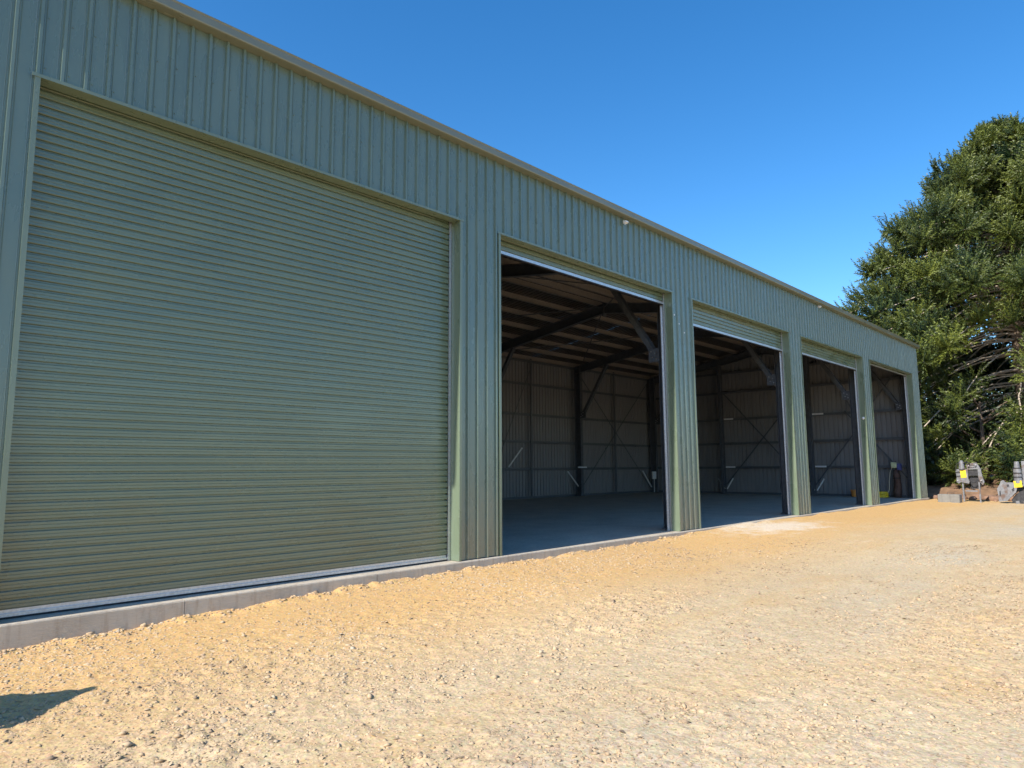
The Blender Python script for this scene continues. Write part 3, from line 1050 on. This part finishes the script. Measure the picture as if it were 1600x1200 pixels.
for (zx, zy) in ((835, 830), (560, 835), (700, 660), (785, 650)):
    y, z = YZ(zx, zy)
    MB().cyl((X0 - .09, y, z), (X0 + .12, y, z), .026, .026, 8).build('pin', M['galv'], t)
# a block lying in front
t = thing('concrete_block', 'low grey concrete block lying on the ground before the nearest attachment', 'block', (33.3, -1.12, GI - .03))
MB().cbox(-.28, .22, -.42, .36, 0, .36, .02).build('block_body', M['block'], t)
MB().tube([(-.05, -.2, .34), (-.05, -.2, .42), (-.05, .05, .42), (-.05, .05, .34)], [.012] * 4, 6).build('lifting_loop', M['impd'], t)
# second attachment
t = thing('loader_attachment', 'wide grey bucket shaped attachment with yellow sticker at the right edge', 'attachment', (0, 0, 0), 'machine attachments beside the bank')
X1 = 33.8
plate([(1012, 920), (1040, 880), (1060, 835), (1085, 825), (1110, 850), (1200, 850), (1232, 900), (1215, 960), (1160, 1010), (1110, 1060), (1020, 1070)], X1, X1 + .12).build('side_plate', M['imp'], t)
plate([(1120, 880), (1140, 870), (1150, 890), (1130, 905)], X1 - .006, X1 - .0005).build('dark_hole_plate', M['impd'], t)  # thin dark plates on the face stand in for the shade inside holes
plate([(1035, 950), (1050, 945), (1048, 1000), (1033, 1005)], X1 - .006, X1 - .0005).build('dark_hole_plate', M['impd'], t)
plate([(1170, 930), (1195, 905), (1200, 940), (1180, 955)], X1 - .006, X1 - .0005).build('dark_hole_plate', M['impd'], t)
m = MB(); y, z = YZ(1245, 830); _, z2 = YZ(1245, 615)
m.cyl((X1 + .1, y, z - .1), (X1 + .1, y, z2 - .25), .14, .14, 14); m.cyl((X1 + .1, y, z2 - .25), (X1 + .1, y, z2), .10, .08, 14); m.build('hydraulic_motor', M['imp'], t)
for zy in (690, 745, 790):
    y, z = YZ(1245, zy)
    MB().cyl((X1 + .1, y, z - .02), (X1 + .1, y, z + .02), .155, .155, 14).build('motor_band', M['impd'], t)
plate([(1290, 610), (1600, 605), (1620, 700), (1290, 705)], X1 + .2, X1 + .26).build('top_panel', M['imp'], t)
plate([(1290, 705), (1330, 705), (1330, 830), (1290, 830)], X1 + .2, X1 + .26).build('upright', M['imp'], t)
plate([(1560, 705), (1600, 705), (1600, 830), (1560, 830)], X1 + .2, X1 + .26).build('upright', M['imp'], t)
plate([(1215, 825), (1640, 820), (1650, 885), (1225, 895)], X1 + .13, X1 + .30).build('main_beam', M['imp'], t)
plate([(1198, 835), (1285, 828), (1290, 900), (1203, 908)], X1 - .02, X1 - .004).build('warning_sticker', M['yellow'], t)
pr = [YZ(1180 + 0, 1110), YZ(1150, 1050), YZ(1190, 1000), YZ(1240, 960), YZ(1310, 930), YZ(1640, 925), YZ(1640, 1110)]
MB().prism(pr, 'x', X1 + .14, X1 + .7).build('bucket_shell', M['impd'], t)
for q in range(5):
    zx = 1200 + q * 85
    plate([(zx, 1060), (zx + 40, 1055), (zx + 44, 1118), (zx + 4, 1120)], X1 + .02, X1 + .139).build('bucket_tooth', M['imp'], t)

# added bag form out of view, shaped to cast the pointed shadow on the gravel
bgz = float(gz_base(np.array([-.3]), np.array([-1.8]))[0]) - .02
t = thing('shadow_caster_bag', 'added white bag form out of view, casting the pointed shadow left of the first door', 'bag', (.06, -1.95, bgz))
m = MB()
rows = []
for (z, r) in ((0, .36), (.06, .42), (.35, .45), (.70, .42), (.86, .37), (1.0, .30), (1.15, .20), (1.28, .12), (1.40, .06), (1.48, .03)):
    ring = []
    for k in range(24):
        a = 2 * math.pi * k / 24
        sq = 1 / max(abs(math.cos(a)), abs(math.sin(a))) ** .55
        rr = r * sq * (1 + .03 * math.sin(5 * a + z * 6)) if z < 1.0 else r * (1 + .12 * math.sin(6 * a))
        ring.append((rr * math.cos(a), rr * math.sin(a), z))
    rows.append(ring)
for q in rows: m.v += q
for i in range(len(rows) - 1):
    for k in range(24):
        k2 = (k + 1) % 24
        m.f.append((i * 24 + k, i * 24 + k2, (i + 1) * 24 + k2, (i + 1) * 24 + k)); m.mi.append(0)
m.f.append(tuple(range(23, -1, -1))); m.f.append(tuple(len(m.v) - 24 + k for k in range(24))); m.mi += [0, 0]
m.build('caster_sack', M['caster_sack'], t, True)
for (sx, sy) in ((1, 1), (1, -1), (-1, 1), (-1, -1)):
    MB().tube([(sx * .34, sy * .34, .80), (sx * .37, sy * .37, .70), (sx * .40, sy * .40, .60), (sx * .38, sy * .38, .52), (sx * .34, sy * .34, .48)], [.02] * 5, 6).build('lifting_loop', M['blue'], t)

# ------------------------------------------------------------------ bank and rocks
bx = np.linspace(35.3, 75, 140); byy = np.linspace(-45, 30, 260)
BX, BY = np.meshgrid(bx, byy)
def bank_z(x, y):
    edge = 36.2 + 1.0 * (vnoise(x * 0, y, 2.2) - .5) + .4 * (vnoise(x * 0, y, .7) - .5)
    s = np.clip((x - edge) / 1.9, 0, 1); s = s * s * (3 - 2 * s)
    h = .50 + .5 * (vnoise(x, y, 3.0, 4.) - .5)
    return -.32 + s * (h + .30) + s * .22 * (vnoise(x, y, .6, 2.) - .5) + s * .12 * (vnoise(x, y, .25, 8.) - .5)
BZ = bank_z(BX, BY)
i2 = np.arange(BX.size).reshape(BX.shape)
fb = np.stack([i2[:-1, :-1], i2[:-1, 1:], i2[1:, 1:], i2[1:, :-1]], -1).reshape(-1, 4)
tag(link('dirt_bank', np_mesh('dirt_bank', np.stack([BX, BY, BZ], -1).reshape(-1, 3), fb, M['dirt'], smooth=True)), kind='structure')
rocks = [(35.6, -.35, .17), (35.3, -.6, .12), (35.9, -.05, .2), (35.4, -.95, .14), (35.7, -1.5, .2), (35.5, -2.25, .22), (35.8, -2.6, .27), (35.6, -2.95, .2), (35.3, -3.35, .15),
         (35.5, -3.8, .18), (36.1, -1.0, .24), (36.2, -2.0, .25), (36.3, -3.2, .28), (35.0, -2.45, .10), (34.9, -.45, .10), (36.2, -4.4, .22), (36.6, -1.5, .3)]
for (x, y, r) in rocks:
    P = ICO_V * (1 + RNG.uniform(-.28, .28, (12, 1))) * np.array([1, RNG.uniform(.8, 1.3), RNG.uniform(.55, .8)]) * r
    zb = max(float(bank_z(np.array([x]), np.array([y]))[0]), float(gz_base(np.array([x]), np.array([y]))[0]))
    o = link('rock', np_mesh('rock', P, ICO_F, M['rock']), None, (x, y, zb + r * .25))
    tag(o, 'rusty brown rock lying at the foot of the dirt bank', 'rock', 'rocks along the dirt bank')

# ------------------------------------------------------------------ vegetation
def unit(a):
    return a / np.maximum(np.linalg.norm(a, axis=-1, keepdims=True), 1e-9)

def foxtails(starts, dirs, lens, tints, n_leaf=26, leaf=.17, wid=.05):
    """spiky shoots: narrow triangular leaves spiralling round each shoot axis"""
    n = len(starts)
    a = unit(dirs)
    ref = np.where(np.abs(a[:, 2:3]) < .9, np.array([[0, 0, 1.0]]), np.array([[1.0, 0, 0]]))
    s = unit(np.cross(a, ref)); t = np.cross(s, a)
    j = (np.arange(n_leaf) + .5) / n_leaf
    phi = np.arange(n_leaf) * 2.39996 + RNG.uniform(0, 6.28, (n, 1))
    phi = phi + RNG.normal(0, .25, phi.shape)
    bend = np.array([0, 0, .22])
    pos = starts[:, None] + a[:, None] * (lens[:, None] * j)[..., None] + bend * ((lens[:, None] * j ** 2)[..., None])
    rad = s[:, None] * np.cos(phi)[..., None] + t[:, None] * np.sin(phi)[..., None]
    d = unit(a[:, None] * .75 + rad * .8 + RNG.normal(0, .12, rad.shape))
    L = leaf * (1.05 - .45 * np.abs(j - .45)) * RNG.uniform(.75, 1.25, phi.shape)
    side = unit(np.cross(d, a[:, None] + .01)) * wid / 2
    v = np.stack([pos - side, pos + side, pos + d * L[..., None]], 2)      # n, leaf, 3, 3
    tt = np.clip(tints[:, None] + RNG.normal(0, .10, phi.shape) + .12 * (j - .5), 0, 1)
    F = np.arange(n * n_leaf * 3).reshape(-1, 3)
    return v.reshape(-1, 3), F, tt.ravel()

def join(parts):
    off = 0; V, F, T = [], [], []
    for v, f, t in parts:
        V.append(v); F.append(f + off); T.append(t); off += len(v)
    return np.concatenate(V), np.concatenate(F), np.concatenate(T)

def bunya(name, label, base, H, radii, r_trunk, whorl_z, per, seed, fol=1.0):
    rg = np.random.default_rng(seed)
    t = thing(name, label, 'tree', base, 'pines behind the shed')
    pts = [(0, 0, -.4), (0, 0, .2), (.05, .02, H * .25), (.02, .05, H * .5), (0, 0, H * .75), (0, 0, H * .98)]
    MB().tube(pts, [r_trunk * 1.25, r_trunk, r_trunk * .8, r_trunk * .6, r_trunk * .34, .05], 12).build('trunk', M['bark'], t, True)
    zs, rs = zip(*radii)
    S, D, L, T = [], [], [], []
    sub = MB()
    for wz in whorl_z:
        nb = per
        ph0 = rg.uniform(0, 6.28)
        for k in range(nb):
            ph = ph0 + 2 * math.pi * k / nb + rg.normal(0, .16)
            z0 = wz + rg.normal(0, .12)
            f = z0 / H
            tipz_shift = (f - .62) * 1.0
            # height of the tip decides the length so that the crown keeps its outline
            up = np.interp(f, [.05, .3, .5, .65, .8, 1], [-.05, .0, .08, .16, .28, .6]) + rg.normal(0, .05)
            droop = np.interp(f, [.05, .3, .5, .65, .8, 1], [.25, .58, .46, .38, .26, .08]) + rg.normal(0, .05)
            Lb = float(np.interp(z0, zs, rs)) * rg.uniform(.90, 1.04)
            if k % 3 == 2: Lb *= rg.uniform(.55, .85)
            hd = np.array([math.cos(ph), math.sin(ph), 0])
            ts = np.linspace(0, 1, 7)
            P = np.array([0, 0, z0]) + hd[None] * (Lb * ts)[:, None]
            P[:, 2] += up * Lb * ts - droop * Lb * ts ** 2 + (.10 * Lb * np.clip(ts - .75, 0, 1) * 2)
            P[:, :2] += rg.normal(0, .05, (7, 2)) * ts[:, None] * min(1, Lb * .3)
            P[:, 2] = np.maximum(P[:, 2], .8)
            rb = np.interp(Lb, [0, 3, 9], [.022, .04, .058])
            MB().tube([tuple(p) for p in P], list(np.linspace(rb, rb * .35, 7)), 5).build('branch', M['limb'], t, True)
            # side shoots in whorls near the tip
            ns = int(np.interp(Lb, [.5, 3, 9], [14, 30, 46]) * fol)
            t0 = np.interp(Lb, [1, 4, 9], [.05, .50, .66])
            if f > .52:
                t0 = max(.05, t0 - .22); ns = int(ns * 1.5)
            u = 1 - (1 - t0) * rg.random(ns) ** 1.7
            dP = np.gradient(P, axis=0)
            pos = np.stack([np.interp(u, ts, P[:, c]) for c in range(3)], -1)
            ax = unit(np.stack([np.interp(u, ts, dP[:, c]) for c in range(3)], -1))
            q = rg.normal(0, 1, (ns, 3)); q[:, 2] = q[:, 2] * .9 + .35
            q = unit(q - (q * ax).sum(-1, keepdims=True) * ax)
            dr = unit(ax * rg.uniform(.15, .9, (ns, 1)) + q)
            ln = rg.uniform(.55, 1.15, ns) * np.interp(Lb, [.5, 3, 9], [.6, .9, 1.08])
            tb = rg.normal(.46, .17)
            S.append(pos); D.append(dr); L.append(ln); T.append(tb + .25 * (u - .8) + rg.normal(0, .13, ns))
    S, D, L, T = map(np.concatenate, (S, D, L, T))
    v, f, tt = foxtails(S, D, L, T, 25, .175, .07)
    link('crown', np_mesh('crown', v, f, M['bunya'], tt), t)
    # thin shoot stems
    return t, len(f)

RAD = [(0, 6.0), (2, 7.6), (5, 8.9), (9, 9.2), (11.5, 8.7), (13, 7.9), (14, 6.9), (15, 5.8), (16, 4.5), (17, 3.3), (18, 2.3), (19, 1.2), (20.2, .35)]
bunya('bunya_pine', 'tall dense dark green conical pine with bare drooping limbs behind the shed', (46, -2.4, .2), 20.0, RAD, .42,
      list(np.arange(2.2, 9.0, .72)) + list(np.arange(9.0, 19.9, .46)), 12, 5, 1.8)

def leaf_cloud(centers, radii, n, size, rg, tmean):
    """small leaf quads (as two-triangle rhombs) through clump volumes"""
    parts = []
    for c, r in zip(centers, radii):
        m = max(20, int(n * r ** 2))
        d = unit(rg.normal(0, 1, (m, 3)))
        p = np.array(c) + d * (np.array([1, 1, .8]) * r) * (rg.random((m, 1)) ** .38)
        nrm = unit(d + rg.normal(0, .7, (m, 3)) + np.array([0, 0, .3]))
        a = unit(np.cross(nrm, rg.normal(0, 1, (m, 3)))); b = np.cross(nrm, a)
        L = size * rg.uniform(.6, 1.3, (m, 1)); w = L * .42
        v = np.stack([p - a * L * .5, p + b * w * .5, p + a * L * .5, p - b * w * .5], 1)
        F = np.arange(m * 4).reshape(-1, 4)
        tt = np.clip(tmean + rg.normal(0, .2, m) + .2 * (rg.random() - .5), 0, 1)
        parts.append((v.reshape(-1, 3), F, tt))
    return join(parts)

def leafy(name, label, cat, base, H, W, seed, trunk_r, low=.25, clumps=26, size=.22, n=260, group=None, lean=0):
    rg = np.random.default_rng(seed)
    t = thing(name, label, cat, base, group)
    cs, rs = [], []
    top = Vector((lean, lean * .3, H * .8))
    MB().tube([(0, 0, -.3), (lean * .2, 0, H * .3), tuple(top)], [trunk_r, trunk_r * .75, trunk_r * .25], 9).build('trunk', M['bark'], t, True)
    for k in range(clumps):
        a = rg.uniform(0, 6.28); zf = rg.uniform(low, 1)
        prof = math.sin(math.pi * min(1, (zf - low) / (1 - low) * .75 + .25)) * .9 + .15
        rr = W * prof * rg.uniform(.35, 1)
        c = (rr * math.cos(a) + lean * zf, rr * math.sin(a), zf * H)
        cs.append(c); rs.append(rg.uniform(.35, .75) * W * .42)
        if k % 3 == 0 and zf > low + .05:
            MB().tube([(lean * .5 * zf, 0, max(.2, (zf - .2) * H)), (c[0] * .6, c[1] * .6, zf * H - .15 * H * .4), c], [trunk_r * .35, trunk_r * .22, .02], 5).build('branch', M['bark'], t, True)
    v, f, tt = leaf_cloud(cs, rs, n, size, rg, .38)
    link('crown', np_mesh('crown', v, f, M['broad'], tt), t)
    return t
leafy('broadleaf_tree', 'small leafy tree with a brown trunk under the tall pine', 'tree', (42.4, -.95, .2), 5.6, 2.6, 21, .17, .45, 22, .22, 240)
shr = [((39.6, 1.3), 2.6, 1.5, 'dark leafy shrub just past the shed corner'),
       ((41.5, 2.8), 4.4, 2.2, 'tall dark shrub behind the shed end wall'),
       ((44.0, 1.0), 4.2, 2.3, 'broad dark shrub in the shade under the pine'),
       ((44.5, -4.6), 3.6, 2.2, 'dark bushy shrub right of the pine trunk'),
       ((41.2, -3.6), 2.0, 1.3, 'low green shrub behind the right attachment'),
       ((48.5, 4.5), 6.0, 3.2, 'large shaded tree behind the pine to its left'),
       ((50.0, -1.5), 5.5, 3.2, 'large shaded tree directly behind the pine trunk'),
       ((52.5, 4.0), 14.5, 5.4, 'tall dark tree far behind the pine on its left'),
       ((53.0, -4.0), 15.0, 5.4, 'tall dark tree far behind the pine on its right')]
for k, (xy, H, W, lab) in enumerate(shr):
    leafy('leafy_shrub', lab, 'shrub' if H < 5 else 'tree', (xy[0], xy[1], .15), H, W, 40 + k, .10 + .01 * H, .08, 26 if H < 8 else 60, .20 + .02 * min(H, 8), 260 if H < 8 else 190, 'undergrowth behind the shed')
# wood far behind
rg = np.random.default_rng(77)
cs = [(rg.uniform(75, 95), rg.uniform(-30, 45), rg.uniform(1, 12.5)) for _ in range(210)]
rs = [rg.uniform(1.5, 3.2) for _ in cs]
v, f, tt = leaf_cloud(cs, rs, 120, .5, rg, .4)
tag(link('distant_wood', np_mesh('distant_wood', v, f, M['wood'], tt)), 'dark distant wood seen between the tree trunks', 'wood', kind='stuff')
